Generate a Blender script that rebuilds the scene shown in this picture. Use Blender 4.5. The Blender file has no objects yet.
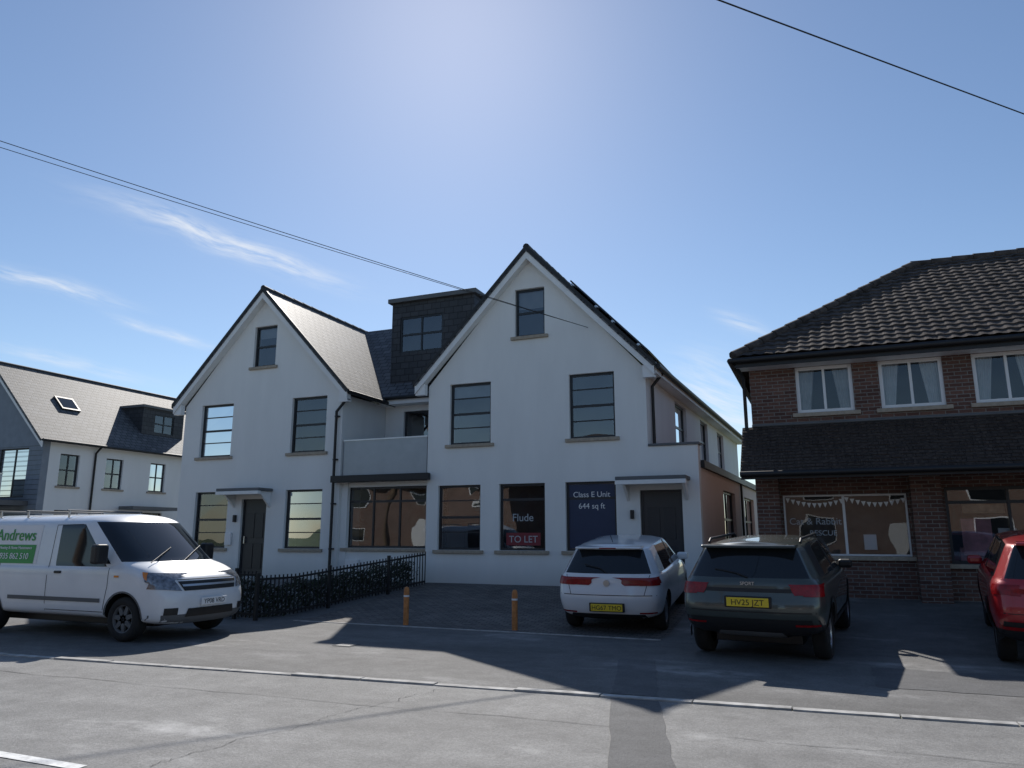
import bpy, bmesh, math, random
from mathutils import Vector, Matrix, Euler
from mathutils.bvhtree import BVHTree
random.seed(4)
R=math.radians
sc=bpy.context.scene
COL=sc.collection
CUR=Matrix.Identity(4)

# ---------------------------------------------------------------- materials
def newmat(name):
    m=bpy.data.materials.new(name); m.use_nodes=True
    nt=m.node_tree; b=nt.nodes['Principled BSDF']
    return m,nt,b
def N(nt,t,**k):
    n=nt.nodes.new(t)
    for a,v in k.items():
        if a in n.inputs: n.inputs[a].default_value=v
        else: setattr(n,a,v)
    return n
def L(nt,a,b): nt.links.new(a,b)
def coords(nt,uv=False):
    tc=N(nt,'ShaderNodeTexCoord')
    return tc.outputs['UV' if uv else 'Object']
def mapped(nt,c,s):
    mp=N(nt,'ShaderNodeMapping'); mp.inputs['Scale'].default_value=s; L(nt,c,mp.inputs[0]); return mp.outputs[0]
def mix(nt,fac,a,b,mode='MIX'):
    n=nt.nodes.new('ShaderNodeMix'); n.data_type='RGBA'; n.blend_type=mode
    for i,v in ((0,fac),(6,a),(7,b)):
        if hasattr(v,'links'): L(nt,v,n.inputs[i])
        else: n.inputs[i].default_value=v if i==0 else (*v[:3],1)
    return n.outputs[2]
def noise(nt,vec,scale,detail=3,rough=.6):
    n=N(nt,'ShaderNodeTexNoise'); n.inputs['Scale'].default_value=scale
    n.inputs['Detail'].default_value=detail; n.inputs['Roughness'].default_value=rough
    L(nt,vec,n.inputs['Vector']); return n.outputs['Fac']
def ramp(nt,v,a,b,c0=(0,0,0),c1=(1,1,1)):
    r=N(nt,'ShaderNodeValToRGB'); r.color_ramp.elements[0].position=a; r.color_ramp.elements[1].position=b
    r.color_ramp.elements[0].color=(*c0,1); r.color_ramp.elements[1].color=(*c1,1)
    L(nt,v,r.inputs[0]); return r.outputs[0]
def bump(nt,h,b,strength=.3,dist=.01):
    n=N(nt,'ShaderNodeBump'); n.inputs['Strength'].default_value=strength; n.inputs['Distance'].default_value=dist
    L(nt,h,n.inputs['Height']); L(nt,n.outputs[0],b.inputs['Normal'])
def simple(name,col,rough=.6,metal=0,var=.08,vs=3,bmp=0,bs=60,coat=0,spec=.5):
    m,nt,b=newmat(name); c=coords(nt)
    f=noise(nt,c,vs,2)
    lo=[max(0,x*(1-var)) for x in col]; hi=[min(1,x*(1+var)) for x in col]
    L(nt,ramp(nt,f,.3,.7,lo,hi),b.inputs['Base Color'])
    b.inputs['Roughness'].default_value=rough; b.inputs['Metallic'].default_value=metal
    b.inputs['Coat Weight'].default_value=coat; b.inputs['Coat Roughness'].default_value=.04
    b.inputs['Specular IOR Level'].default_value=spec
    if bmp: bump(nt,noise(nt,c,bs,2),b,bmp,.01)
    return m
def render_mat(name,col,stain=.07):
    m,nt,b=newmat(name); c=coords(nt)
    s=noise(nt,mapped(nt,c,(1.6,1.6,.35)),1.2,4)
    a=ramp(nt,s,.35,.75,col,[x*(1-stain) for x in col])
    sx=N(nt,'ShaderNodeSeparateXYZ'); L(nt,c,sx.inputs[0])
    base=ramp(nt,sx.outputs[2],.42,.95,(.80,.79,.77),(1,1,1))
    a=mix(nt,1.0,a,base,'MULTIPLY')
    L(nt,a,b.inputs['Base Color']); b.inputs['Roughness'].default_value=.9
    b.inputs['Specular IOR Level'].default_value=.25
    bump(nt,noise(nt,c,110,1),b,.2,.004)
    return m
def brick_mat(name,c1,c2,mortar,bw=.225,rh=.075,ms=.009,rough=.85,off=.5,bmp=.5,dark=.3,spec=.5):
    m,nt,b=newmat(name); uv=coords(nt,True)
    t=N(nt,'ShaderNodeTexBrick'); t.offset=off
    L(nt,uv,t.inputs['Vector'])
    for k,v in (('Color1',(*c1,1)),('Color2',(*c2,1)),('Mortar',(*mortar,1)),('Scale',1),('Mortar Size',ms),('Mortar Smooth',.2),('Bias',0),('Brick Width',bw),('Row Height',rh)):
        t.inputs[k].default_value=v
    f=noise(nt,uv,1.1,4)
    d=ramp(nt,f,.3,.7,(1-dark,)*3,(1,1,1))
    f2=noise(nt,uv,22,1); d2=ramp(nt,f2,.3,.7,(.78,.78,.78),(1.0,1.0,1.0))
    col=mix(nt,1,mix(nt,1,t.outputs[0],d,'MULTIPLY'),d2,'MULTIPLY')
    L(nt,col,b.inputs['Base Color']); b.inputs['Roughness'].default_value=rough; b.inputs['Specular IOR Level'].default_value=spec
    inv=N(nt,'ShaderNodeMath',operation='SUBTRACT'); inv.inputs[0].default_value=1; L(nt,t.outputs['Fac'],inv.inputs[1])
    bump(nt,inv.outputs[0],b,bmp,.01)
    return m
def asphalt(name,lo,hi,patch=.3,rough=.8,worn=1.3):
    m,nt,b=newmat(name); c=coords(nt)
    fine=noise(nt,c,55,3,.85); big=noise(nt,mapped(nt,c,(.35,.8,1)),.9,5,.65); mid=noise(nt,c,3.1,4,.7)
    a=ramp(nt,fine,.28,.74,lo,hi)
    a=mix(nt,1,a,ramp(nt,big,.36,.62,(1-patch,)*3,(1,1,1)),'MULTIPLY')
    a=mix(nt,1,a,ramp(nt,mid,.38,.62,(.80,.80,.80),(1,1,1)),'MULTIPLY')
    w=ramp(nt,big,.58,.70)
    a=mix(nt,mix(nt,1,w,ramp(nt,mid,.35,.6),'MULTIPLY'),a,[x*worn for x in hi])
    L(nt,a,b.inputs['Base Color']); b.inputs['Roughness'].default_value=rough
    b.inputs['Specular IOR Level'].default_value=.45
    bump(nt,fine,b,.8,.012)
    return m
def glass_mat(name,tint=(.75,.8,.82),k=3.2):
    m=bpy.data.materials.new(name); m.use_nodes=True; nt=m.node_tree; nt.nodes.clear()
    o=N(nt,'ShaderNodeOutputMaterial'); mx=N(nt,'ShaderNodeMixShader'); tr=N(nt,'ShaderNodeBsdfTransparent'); gl=N(nt,'ShaderNodeBsdfGlossy')
    tr.inputs[0].default_value=(*tint,1); gl.inputs['Roughness'].default_value=.01; gl.inputs[0].default_value=(.92,.96,1,1)
    fr=N(nt,'ShaderNodeFresnel'); fr.inputs['IOR'].default_value=1.5
    mu=N(nt,'ShaderNodeMath',operation='MULTIPLY'); mu.use_clamp=True; mu.inputs[1].default_value=k
    L(nt,fr.outputs[0],mu.inputs[0]); L(nt,mu.outputs[0],mx.inputs[0]); L(nt,tr.outputs[0],mx.inputs[1]); L(nt,gl.outputs[0],mx.inputs[2])
    c=coords(nt); nz=noise(nt,c,.9,1); bp=N(nt,'ShaderNodeBump'); bp.inputs['Strength'].default_value=.3; bp.inputs['Distance'].default_value=.03
    L(nt,nz,bp.inputs['Height']); L(nt,bp.outputs[0],gl.inputs['Normal'])
    L(nt,mx.outputs[0],o.inputs[0]); return m

M={}
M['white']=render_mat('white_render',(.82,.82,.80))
M['cream']=render_mat('peach_render',(.78,.70,.65))
M['greyclad']=simple('grey_cladding',(.22,.25,.29),.7)
M['frame']=simple('anthracite_frame',(.018,.021,.026),.4)
M['black']=simple('black_plastic',(.015,.015,.016),.5)
M['upvc']=simple('white_upvc',(.8,.8,.8),.35,var=.02)
M['barge']=simple('white_bargeboard',(.8,.8,.79),.5,var=.04)
M['sill']=simple('buff_sill',(.38,.32,.25),.8,var=.15,vs=12)
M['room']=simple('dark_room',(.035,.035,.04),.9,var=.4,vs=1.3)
M['blind']=simple('window_blind',(.35,.35,.36),.8)
M['curtain']=simple('curtain_fabric',(.62,.60,.58),.9,var=.1,vs=6)
M['glass']=glass_mat('window_glass')
M['shopglass']=glass_mat('shop_window_glass',k=1.5)
M['balglass']=simple('frosted_balcony_panel',(.42,.45,.46),.25,var=.05)
M['slate']=brick_mat('slate_tiles',(.10,.105,.115),(.17,.175,.185),(.02,.02,.022),.3,.22,.015,.62,.5,1,.3,.4)
M['slatedk']=brick_mat('dormer_slate',(.045,.048,.055),(.07,.072,.08),(.015,.015,.017),.3,.2,.012,.6,.5,.6,.2)
M['tile']=simple('concrete_roof_tile',(.075,.062,.056),.9,var=.5,vs=5,bmp=.3,bs=50,spec=.2)
M['tile2']=brick_mat('plain_clay_tile',(.07,.055,.048),(.11,.085,.072),(.02,.018,.016),.17,.1,.006,.9,.5,.6,.35,.2)
M['brick']=brick_mat('red_brown_brick',(.12,.055,.043),(.22,.11,.08),(.27,.245,.22))
M['brick2']=brick_mat('orange_brick',(.22,.12,.085),(.27,.16,.12),(.3,.28,.25))
M['paver']=brick_mat('block_paving',(.16,.145,.135),(.25,.225,.205),(.07,.065,.06),.2,.1,.010,.85,.5,.6,.35)
M['asph']=asphalt('road_asphalt',(.19,.187,.18),(.40,.392,.38),.28)
M['fore']=asphalt('forecourt_asphalt',(.12,.118,.115),(.27,.265,.258),.35)
M['patch']=asphalt('trench_asphalt',(.09,.09,.092),(.19,.19,.192),.2,worn=1)
M['kerb']=simple('kerb_concrete',(.42,.41,.39),.9,var=.35,vs=6,bmp=.3)
M['paint']=simple('road_paint',(.72,.72,.7),.7,var=.25,vs=14)
M['land']=simple('rough_grass',(.07,.09,.035),.95,var=.4,vs=.5)
M['wood']=simple('bollard_timber',(.50,.20,.06),.6,var=.25,vs=14)
M['polewood']=simple('pole_timber',(.16,.11,.07),.9,var=.3,vs=9)
M['lead']=simple('lead_grey',(.12,.125,.13),.6)
M['door']=simple('dark_door',(.028,.03,.034),.4)
M['steel']=simple('steel',(.55,.55,.56),.3,1.0,var=.05)
M['navy']=simple('navy_poster',(.02,.035,.085),.5,var=.05)
M['wht']=simple('white_lettering',(.85,.85,.85),.6,var=.01)
M['dim']=simple('dim_lettering',(.42,.45,.48),.6,var=.01)
M['red']=simple('red_sign',(.2,.02,.03),.5,var=.03)
M['green']=simple('sign_green',(.05,.32,.07),.5,var=.03)
M['pink']=simple('pink_poster',(.65,.3,.33),.6,var=.3,vs=5)
M['tan']=simple('display_tan',(.45,.33,.2),.7,var=.5,vs=4)
M['shopback']=simple('shop_back_panel',(.20,.16,.14),.9,var=.25,vs=2)
M['yel']=simple('yellow_plate',(.85,.62,.04),.4,var=.02)
M['tyre']=simple('tyre_rubber',(.018,.018,.018),.85,var=.2)
M['alloy']=simple('alloy_wheel',(.42,.43,.45),.35,.8,var=.05)
M['cglass']=simple('car_glass',(.012,.015,.018),.03,var=.1,spec=.7)
M['tail']=simple('red_lens',(.26,.006,.008),.2,var=.25,vs=25,coat=.3,spec=.3)
M['lens']=simple('clear_lens',(.22,.23,.25),.1,.5,var=.5,vs=20,coat=.8)
M['amber']=simple('amber_lens',(.7,.22,.02),.15,coat=1)
M['solar']=simple('solar_panel',(.012,.014,.022),.15,var=.2)

# ---------------------------------------------------------------- mesh helpers
def grp(name,loc=(0,0,0),rot=0,pitch=0):
    e=bpy.data.objects.new(name,None); COL.objects.link(e); e.empty_display_size=.3
    e.matrix_world=Matrix.Translation(loc)@Matrix.Rotation(rot,4,'Z')@Matrix.Rotation(pitch,4,'Y')
    return e
def autouv(me):
    uv=me.uv_layers.new(name='UVMap') if not me.uv_layers else me.uv_layers[0]
    Z=Vector((0,0,1))
    for p in me.polygons:
        n=p.normal
        t=Z.cross(n)
        t=Vector((1,0,0)) if t.length<.05 else t.normalized()
        b=n.cross(t)
        for li in p.loop_indices:
            co=me.vertices[me.loops[li].vertex_index].co
            uv.data[li].uv=(co.dot(t),co.dot(b))
def mesh(name,vs,fs,mt,parent=None,smooth=False,M4=None,fixn=True):
    me=bpy.data.meshes.new(name)
    T=CUR if M4 is None else M4
    me.from_pydata([T@Vector(v) for v in vs],[],fs)
    if fixn:
        bm=bmesh.new(); bm.from_mesh(me); bmesh.ops.recalc_face_normals(bm,faces=bm.faces); bm.to_mesh(me); bm.free()
    me.update(); autouv(me)
    for m in (mt if isinstance(mt,list) else [mt]): me.materials.append(m)
    if smooth:
        for p in me.polygons: p.use_smooth=True
    o=bpy.data.objects.new(name,me); COL.objects.link(o)
    if parent: o.parent=parent
    return o
def box(name,x0,x1,y0,y1,z0,z1,mt,parent=None,bev=0):
    vs=[(x,y,z) for x in (x0,x1) for y in (y0,y1) for z in (z0,z1)]
    fs=[(0,1,3,2),(4,6,7,5),(0,4,5,1),(2,3,7,6),(0,2,6,4),(1,5,7,3)]
    o=mesh(name,vs,fs,mt,parent)
    if bev:
        b=o.modifiers.new('b','BEVEL'); b.width=bev; b.segments=2
    return o
def prism(name,pts,d0,d1,mt,parent=None):
    n=len(pts)
    vs=[(u,d0,z) for u,z in pts]+[(u,d1,z) for u,z in pts]
    fs=[tuple(range(n)),tuple(range(2*n-1,n-1,-1))]+[(i,(i+1)%n,n+(i+1)%n,n+i) for i in range(n)]
    return mesh(name,vs,fs,mt,parent)
def slab(name,quad,th,mt,parent=None):
    q=[Vector(v) for v in quad]; n=(q[1]-q[0]).cross(q[3]-q[0]).normalized()
    if n.z<0: n=-n
    vs=q+[v-n*th for v in q]
    fs=[(0,1,2,3),(7,6,5,4)]+[(i,(i+1)%4,4+(i+1)%4,4+i) for i in range(4)]
    return mesh(name,[tuple(v) for v in vs],fs,mt,parent)
def tube(name,pts,r,mt,parent=None,seg=8):
    cu=bpy.data.curves.new(name,'CURVE'); cu.dimensions='3D'; cu.bevel_depth=r; cu.bevel_resolution=2; cu.use_fill_caps=True
    s=cu.splines.new('POLY'); s.points.add(len(pts)-1)
    for i,p in enumerate(pts): s.points[i].co=(*(CUR@Vector(p)),1)
    o=bpy.data.objects.new(name,cu); COL.objects.link(o); cu.materials.append(mt)
    if parent: o.parent=parent
    return o
def text(name,s,size,loc,mt,parent,rot=(R(90),0,0),align='CENTER',ext=.001,M4=None):
    cu=bpy.data.curves.new(name,'FONT'); cu.body=s; cu.size=size; cu.align_x=align; cu.extrude=ext
    cu.materials.append(mt)
    o=bpy.data.objects.new(name,cu); COL.objects.link(o)
    o.matrix_local=(M4 or CUR)@Matrix.Translation(loc)@Euler(rot).to_matrix().to_4x4()
    if parent: o.parent=parent
    return o
def evalmesh(o):
    dg=bpy.context.evaluated_depsgraph_get()
    me=bpy.data.meshes.new_from_object(o.evaluated_get(dg))
    o.modifiers.clear(); o.data=me
    return o
def cut(o,boxes):
    vs=[];fs=[]
    for (x0,x1,y0,y1,z0,z1) in boxes:
        k=len(vs)
        vs+=[(x,y,z) for x in (x0,x1) for y in (y0,y1) for z in (z0,z1)]
        fs+=[tuple(k+i for i in f) for f in [(0,1,3,2),(4,6,7,5),(0,4,5,1),(2,3,7,6),(0,2,6,4),(1,5,7,3)]]
    c=mesh('cutter',vs,fs,o.data.materials[0])
    m=o.modifiers.new('b','BOOLEAN'); m.operation='DIFFERENCE'; m.object=c; m.solver='EXACT'
    evalmesh(o)
    bpy.data.objects.remove(c)
    autouv(o.data)
    return o

def window(par,u0,u1,z0,z1,hb=(.5,),vb=(),fr=None,sill=True,rec=.09,fill=None,fw=.055,thick=.3,glass='glass',room='room'):
    fr=fr or M['frame']
    y0,y1=rec,rec+.06
    box('window_frame_top',u0,u1,y0,y1,z1-fw,z1,fr,par); box('window_frame_bottom',u0,u1,y0,y1,z0,z0+fw,fr,par)
    box('window_frame_side',u0,u0+fw,y0,y1,z0+fw,z1-fw,fr,par); box('window_frame_side',u1-fw,u1,y0,y1,z0+fw,z1-fw,fr,par)
    for i,h in enumerate(hb):
        t=.03 if abs(h-.5)<.01 or len(hb)==1 else .014
        z=z0+(z1-z0)*h
        box('window_bar',u0+fw,u1-fw,y0+.008,y1-.008,z-t,z+t,fr,par)
    for v in vb:
        u=u0+(u1-u0)*v
        box('window_mullion',u-.025,u+.025,y0+.004,y1-.004,z0+fw,z1-fw,fr,par)
    g=y0+.03
    # two sashes very slightly out of plane with each other, as real panes are
    zm=(z0+z1)/2; e1=random.uniform(-.006,.006); e2=random.uniform(-.006,.006)
    if len(hb)==3:
        mesh('window_glass',[(u0+fw,g,z0+fw),(u1-fw,g+e1,z0+fw),(u1-fw,g+e1,zm),(u0+fw,g,zm)],[(0,1,2,3)],M[glass],par)
        mesh('window_glass',[(u0+fw,g+e2,zm),(u1-fw,g,zm),(u1-fw,g+e2,z1-fw),(u0+fw,g+e2,z1-fw)],[(0,1,2,3)],M[glass],par)
    else:
        mesh('window_glass',[(u0+fw,g,z0+fw),(u1-fw,g+e1,z0+fw),(u1-fw,g+e1,z1-fw),(u0+fw,g,z1-fw)],[(0,1,2,3)],M[glass],par)
    a,b_,c,d=u0-.03,u1+.03,z0-.03,z1+.03; e,f=thick-.02,thick+.3
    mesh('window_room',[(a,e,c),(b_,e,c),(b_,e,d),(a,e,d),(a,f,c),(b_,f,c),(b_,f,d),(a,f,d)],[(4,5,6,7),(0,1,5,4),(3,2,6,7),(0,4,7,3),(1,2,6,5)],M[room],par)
    if sill: box('window_sill',u0-.1,u1+.1,-.07,rec+.01,z0-.085,z0-.003,M['sill'],par,.008)
    if fill=='blind': box('roller_blind',u0+.05,u1-.05,rec+.1,rec+.11,z0+(z1-z0)*random.uniform(.6,.85),z1-.04,M['blind'],par)
    if fill=='curtain':
        for a,b_ in ((u0+.05,u0+(u1-u0)*.34),(u1-(u1-u0)*.34,u1-.05)):
            n=24; vs=[];fs=[]
            for i in range(n+1):
                t=i/n
                u=a+(b_-a)*t; d=rec+.13+.025*math.sin(i*1.9)
                pinch=.35*(b_-a)
                edge=(u-a) if a<(u0+u1)/2-.2 else (u-b_)
                ub=u-edge*.35
                vs+=[(ub,d,z0+.03),(u,d,z1-.03)]
                if i: fs.append((2*i-2,2*i,2*i+1,2*i-1))
            mesh('curtain',vs,fs,M['curtain'],par,True,fixn=False)
def winbox(u0,u1,z0,z1): return (u0,u1,-.5,.8,z0,z1)

Y0R=12.5
def gz(y): return 0 if y<Y0R else (.4 if y>17 else .4*(y-Y0R)/(17-Y0R))
# ---------------------------------------------------------------- ground
def sheet(name,xs0,xs1,ys,mt,off,parent=None):
    vs=[];fs=[]
    for i,y in enumerate(ys):
        for x in (xs0,xs1):
            yy=y(x) if callable(y) else y
            vs.append((x,yy,gz(yy)+off))
        if i: k=2*i; fs.append((k-2,k-1,k+1,k))
    return mesh(name,vs,fs,mt,parent,fixn=False)
kY=lambda x:7.79+.069*x
sheet('ground',-3000,3000,[-3000,Y0R,17,3000],M['land'],0)
sheet('road',-60,40,[-4.0,lambda x:kY(x)-.05],M['asph'],.008)
sheet('forecourt_pavement',-60,40,[lambda x:kY(x)+.05,Y0R,17,19],M['fore'],.008)
sheet('side_road',-28.5,-18.4,[19,60],M['fore'],.008)
mesh('block_paved_drive',[(-9.35,11.9,.014),(-2.45,11.9,.014),(-2.45,Y0R,.014),(-9.35,Y0R,.014),(-2.45,16.99,.414),(-9.35,16.99,.414)],[(0,1,2,3),(3,2,4,5)],M['paver'],fixn=False)
sheet('opposite_pavement',-60,60,[-6.5,-4.0],M['fore'],.10)
box('opposite_kerb',-60,60,-4.12,-3.997,-.02,.12,M['kerb'])
kg=grp('kerb')
vs=[];fs=[]
x=-40
while x<30:
    l=.9; k=len(vs); h=.020+random.uniform(0,.010); dy=random.uniform(-.008,.008)
    for hh in (h,-.02):
        for (xx,yy) in ((x+.008,-.052),(x+l-.008,-.052),(x+l-.008,.052),(x+.008,.052)):
            vs.append((xx,kY(xx)+yy+dy,hh))
    fs+=[(k,k+1,k+2,k+3),(k,k+1,k+5,k+4),(k+1,k+2,k+6,k+5),(k+2,k+3,k+7,k+6),(k+3,k,k+4,k+7)]
    x+=l
mesh('kerb_stones',vs,fs,M['kerb'],kg)
box('drive_edging',-9.35,-2.45,11.83,11.895,-.05,.018,M['kerb'])
P=lambda n,q,m,z=.013: mesh(n,[(a,b,z) for a,b in q],[(0,1,2,3)],m,fixn=False)
def ragged(n,x0,x1,y0,y1,m,z,jit=.02,shear=0):
    pts=[];k=14
    for i in range(k): t=i/k; pts.append((x0+(x1-x0)*t,y0))
    for i in range(k): t=i/k; pts.append((x1+shear*t,y0+(y1-y0)*t))
    for i in range(k): t=i/k; pts.append((x1+shear+(x0-x1)*t,y1))
    for i in range(k): t=i/k; pts.append((x0+shear*(1-t),y1+(y0-y1)*t))
    pts=[(a+random.uniform(-jit,jit),b+random.uniform(-jit,jit),z) for a,b in pts]
    mesh(n,pts,[tuple(range(len(pts)))],m,fixn=False)
ragged('trench_repair',-1.0,-.52,3.4,7.66,M['patch'],.013,.015,-1.1)
ragged('trench_repair',-2.13,-1.66,7.80,9.95,M['patch'],.013,.015,-.47)
ragged('road_patch',.4,2.6,9.2,10.5,M['patch'],.012)
for a in (-20.5,-14.5,-8.5,3,9): P('centre_line_marking',[(a,3.95),(a+3.6,3.95),(a+3.6,4.05),(a,4.05)],M['paint'])
def seamline(x0,y0,x1,y1,w=.006,amp=.05):
    vs=[];fs=[];n=80
    off=0
    for i in range(n+1):
        t=i/n; off=off*.85+random.gauss(0,amp*.4)
        dx,dy=x1-x0,y1-y0; l=math.hypot(dx,dy)
        cx,cy=x0+dx*t-dy/l*off,y0+dy*t+dx/l*off; ww=w*random.uniform(.2,1)
        vs+=[(cx+dy/l*ww,cy-dx/l*ww,.0125),(cx-dy/l*ww,cy+dx/l*ww,.0125)]
        if i: fs.append((2*i-2,2*i-1,2*i+1,2*i))
    mesh('road_crack',vs,fs,M['patch'],fixn=False)
seamline(-14,6.0,9,6.9); seamline(-4.5,4.2,-3.9,7.3,.005); seamline(-12,8.4,-5,8.9,.005)
def cover(x,y,w,h,z):
    g=grp('manhole_cover')
    box('frame',x-w/2,x+w/2,y-h/2,y+h/2,z-.02,z+.008,M['patch'],g)
    box('lid',x-w/2+.03,x+w/2-.03,y-h/2+.03,y+h/2-.03,z,z+.012,M['lead'],g)
cover(-6.6,9.6,.3,.3,.006)

# ---------------------------------------------------------------- white houses
HB=(.27,.5,.76)
def gable_front(par,xc,x0,x1,wins,attic,doorx=None,Z0=.25):
    ze=5.55; za=8.78; Yf=17
    global CUR
    CUR=Matrix.Translation((0,Yf,0))
    pts=[(x0,Z0),(x1,Z0),(x1,ze-.1),(xc,za-.1),(x0,ze-.1)]
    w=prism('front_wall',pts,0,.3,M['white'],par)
    ops=[winbox(*q[:4]) for q in wins]+[winbox(*attic)]
    if doorx: ops.append(winbox(doorx[0],doorx[1],Z0-.1,2.6))
    cut(w,ops)
    for q in wins:
        window(par,q[0],q[1],q[2],q[3],q[4] if len(q)>4 and q[4] else HB,fill=q[5] if len(q)>5 else None)
    window(par,*attic,hb=(.5,),fill='blind')
    for s in (-1,1):
        xe=xc+s*3.18
        prism('bargeboard',[(xc,8.80),(xe,5.46),(xe,5.24),(xc,8.56)],-.24,-.20,M['barge'],par)
        prism('soffit',[(xc,8.60),(xe,5.28),(xe,5.25),(xc,8.57)],-.198,-.003,M['barge'],par)
    prism('rake_end_block',[(xc-3.18,5.46),(xc-2.9,5.5),(xc-2.9,5.2),(xc-3.18,5.2)],-.197,-.05,M['barge'],par)
    prism('rake_end_block',[(xc+3.18,5.46),(xc+2.9,5.5),(xc+2.9,5.2),(xc+3.18,5.2)],-.197,-.05,M['barge'],par)
    CUR=Matrix.Identity(4)

WL=(3.87,5.46)
left=grp('white_rendered_house')
xcL=-15.05
gable_front(left,xcL,-17.95,-12.15,[(-17.29,-16.07,*WL,None,'blind'),(-13.9,-12.69,*WL,None,None),(-17.27,-16.02,1.22,2.83,None,None),(-13.95,-12.7,1.22,2.83,None,'blind')],(-15.45,-14.62,6.5,7.75),doorx=(-15.5,-14.6))
def sloperoof(par,xc,y0,y1,dx=0,mt=None,xe=3.22,zt=8.9,zb=5.52):
    mt=mt or M['slate']
    for s in (-1,1):
        d=dx if s>0 else 0
        slab('roof_slope',[(xc,y0,zt),(xc+dx*.5,y1,zt),(xc+s*xe+d,y1,zb),(xc+s*xe,y0,zb)],.1,mt,par)
    n=int((y1-y0)/.45)
    for i in range(n):
        a=i/n; b=(i+1)/n-.002
        tube('ridge_tile',[(xc+dx*.5*a,y0+(y1-y0)*a,zt-.02),(xc+dx*.5*b,y0+(y1-y0)*b,zt-.035)],.085,M['slatedk'],par)
    for s in (-1,1):
        prism('verge_trim',[(xc,zt+.02),(xc+s*(xe+.01),zb+.015),(xc+s*(xe+.01),zb-.09),(xc,zt-.11)],y0-.012,y0+.05,M['black'],par)
sloperoof(left,xcL,16.74,26)
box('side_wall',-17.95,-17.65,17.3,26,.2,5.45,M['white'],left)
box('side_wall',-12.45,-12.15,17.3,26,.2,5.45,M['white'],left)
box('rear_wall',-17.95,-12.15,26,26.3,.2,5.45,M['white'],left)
def door(par,u0,u1,zt):
    global CUR
    CUR=Matrix.Translation((0,17,0))
    z0=.45
    box('door_frame',u0,u0+.06,.08,.16,z0,zt,M['frame'],par);box('door_frame',u1-.06,u1,.08,.16,z0,zt,M['frame'],par);box('door_frame',u0+.06,u1-.06,.08,.16,zt-.06,zt,M['frame'],par)
    box('door_leaf',u0+.06,u1-.06,.1,.15,z0,zt-.06,M['door'],par)
    for a in (0,1):
        for b in (0,1):
            uu=u0+.15+a*(u1-u0-.26)/2; zz=z0+.2+b*.85
            box('door_panel',uu,uu+.28,.085,.099,zz,zz+.7,M['frame'],par,.005)
    box('door_handle',u0+.12,u0+.15,.04,.1,1.35,1.55,M['steel'],par)
    box('door_step',u0-.1,u1+.1,-.45,.3,.2,.45,M['kerb'],par,.01)
    box('canopy',u0-.42,u1+.2,-.6,-.003,2.80,2.88,M['lead'],par,.01)
    box('canopy_fascia',u0-.42,u1+.2,-.62,-.5,2.70,2.795,M['barge'],par,.005)
    box('wall_lamp',u0-.22,u0-.14,-.09,-.003,1.95,2.15,M['black'],par,.01)
    for u in (u0-.3,u1+.08): mesh('canopy_bracket',[(u,-.003,2.35),(u,-.003,2.79),(u,-.5,2.79),(u+.06,-.003,2.35),(u+.06,-.003,2.79),(u+.06,-.5,2.79)],[(0,1,2),(3,5,4),(0,3,4,1),(1,4,5,2),(2,5,3,0)],M['barge'],par)
    CUR=Matrix.Identity(4)
door(left,-15.5,-14.6,2.6)
box('meter_box',-15.98,-15.76,16.93,16.99,1.3,1.65,M['upvc'],left,.01)
box('meter_box',-11.9,-11.5,17.05,17.14,.5,.95,M['upvc'],left,.01)
box('link_side_return',-12.147,-11.95,17.12,19.3,.2,3.0,M['white'],left)
CUR=Matrix.Translation((0,17.15,0))
w=box('link_wall',-12.14,-9.44,0,.3,.2,2.99,M['white'],left); cut(w,[winbox(-12.0,-9.52,1.25,2.86)])
window(left,-12.0,-9.52,1.25,2.86,hb=(.76,),vb=(.33,.66),sill=True)
CUR=Matrix.Identity(4)
box('balcony_deck',-12.14,-9.44,16.95,19.3,3.0,3.12,M['lead'],left)
box('balcony_fascia',-12.3,-9.3,16.78,16.945,2.98,3.16,M['black'],left,.01)
box('balcony_panel',-12.08,-9.48,17.05,17.065,3.16,4.12,M['balglass'],left)
for u in (-12.08,-10.8,-9.53): box('balcony_post',u,u+.04,17.07,17.11,3.12,4.12,M['steel'],left)
box('balcony_handrail',-12.1,-9.46,17.035,17.115,4.12,4.16,M['steel'],left)
CUR=Matrix.Translation((0,19.2,0))
w=box('recess_wall',-12.14,-9.44,0,.25,3.12,5.6,M['white'],left); cut(w,[winbox(-11.5,-9.7,3.15,5.25)])
window(left,-11.5,-9.7,3.15,5.25,hb=(),vb=(.5,),sill=False,thick=.25)
CUR=Matrix.Identity(4)
box('link_eave_fascia',-12.13,-9.45,18.78,18.83,5.42,5.62,M['barge'],left)
tube('link_gutter',[(-12.1,18.72,5.6),(-9.46,18.72,5.6)],.06,M['black'],left)
box('link_soffit',-12.13,-9.45,18.83,19.2,5.42,5.45,M['barge'],left)
slab('link_roof_slope',[(-15.0,18.7,5.62),(-6.6,18.7,5.62),(-6.6,22.1,8.86),(-15.0,22.1,8.86)],.1,M['slate'],left)
slab('link_roof_slope',[(-15.0,25.5,5.62),(-6.6,25.5,5.62),(-6.6,22.1,8.86),(-15.0,22.1,8.86)],.1,M['slate'],left)
CUR=Matrix.Translation((0,19.25,0))
w=box('dormer_front',-12.05,-9.2,0,.2,6.05,8.72,M['slatedk'],left); cut(w,[winbox(-11.75,-10.25,7.1,8.25)])
window(left,-11.75,-10.25,7.1,8.25,hb=(.5,),vb=(.5,),sill=False,thick=.2,rec=.03)
CUR=Matrix.Identity(4)
box('dormer_cheek',-12.05,-11.85,19.45,22.6,6.05,8.72,M['slatedk'],left); box('dormer_cheek',-9.4,-9.2,19.45,22.6,6.05,8.72,M['slatedk'],left)
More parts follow.
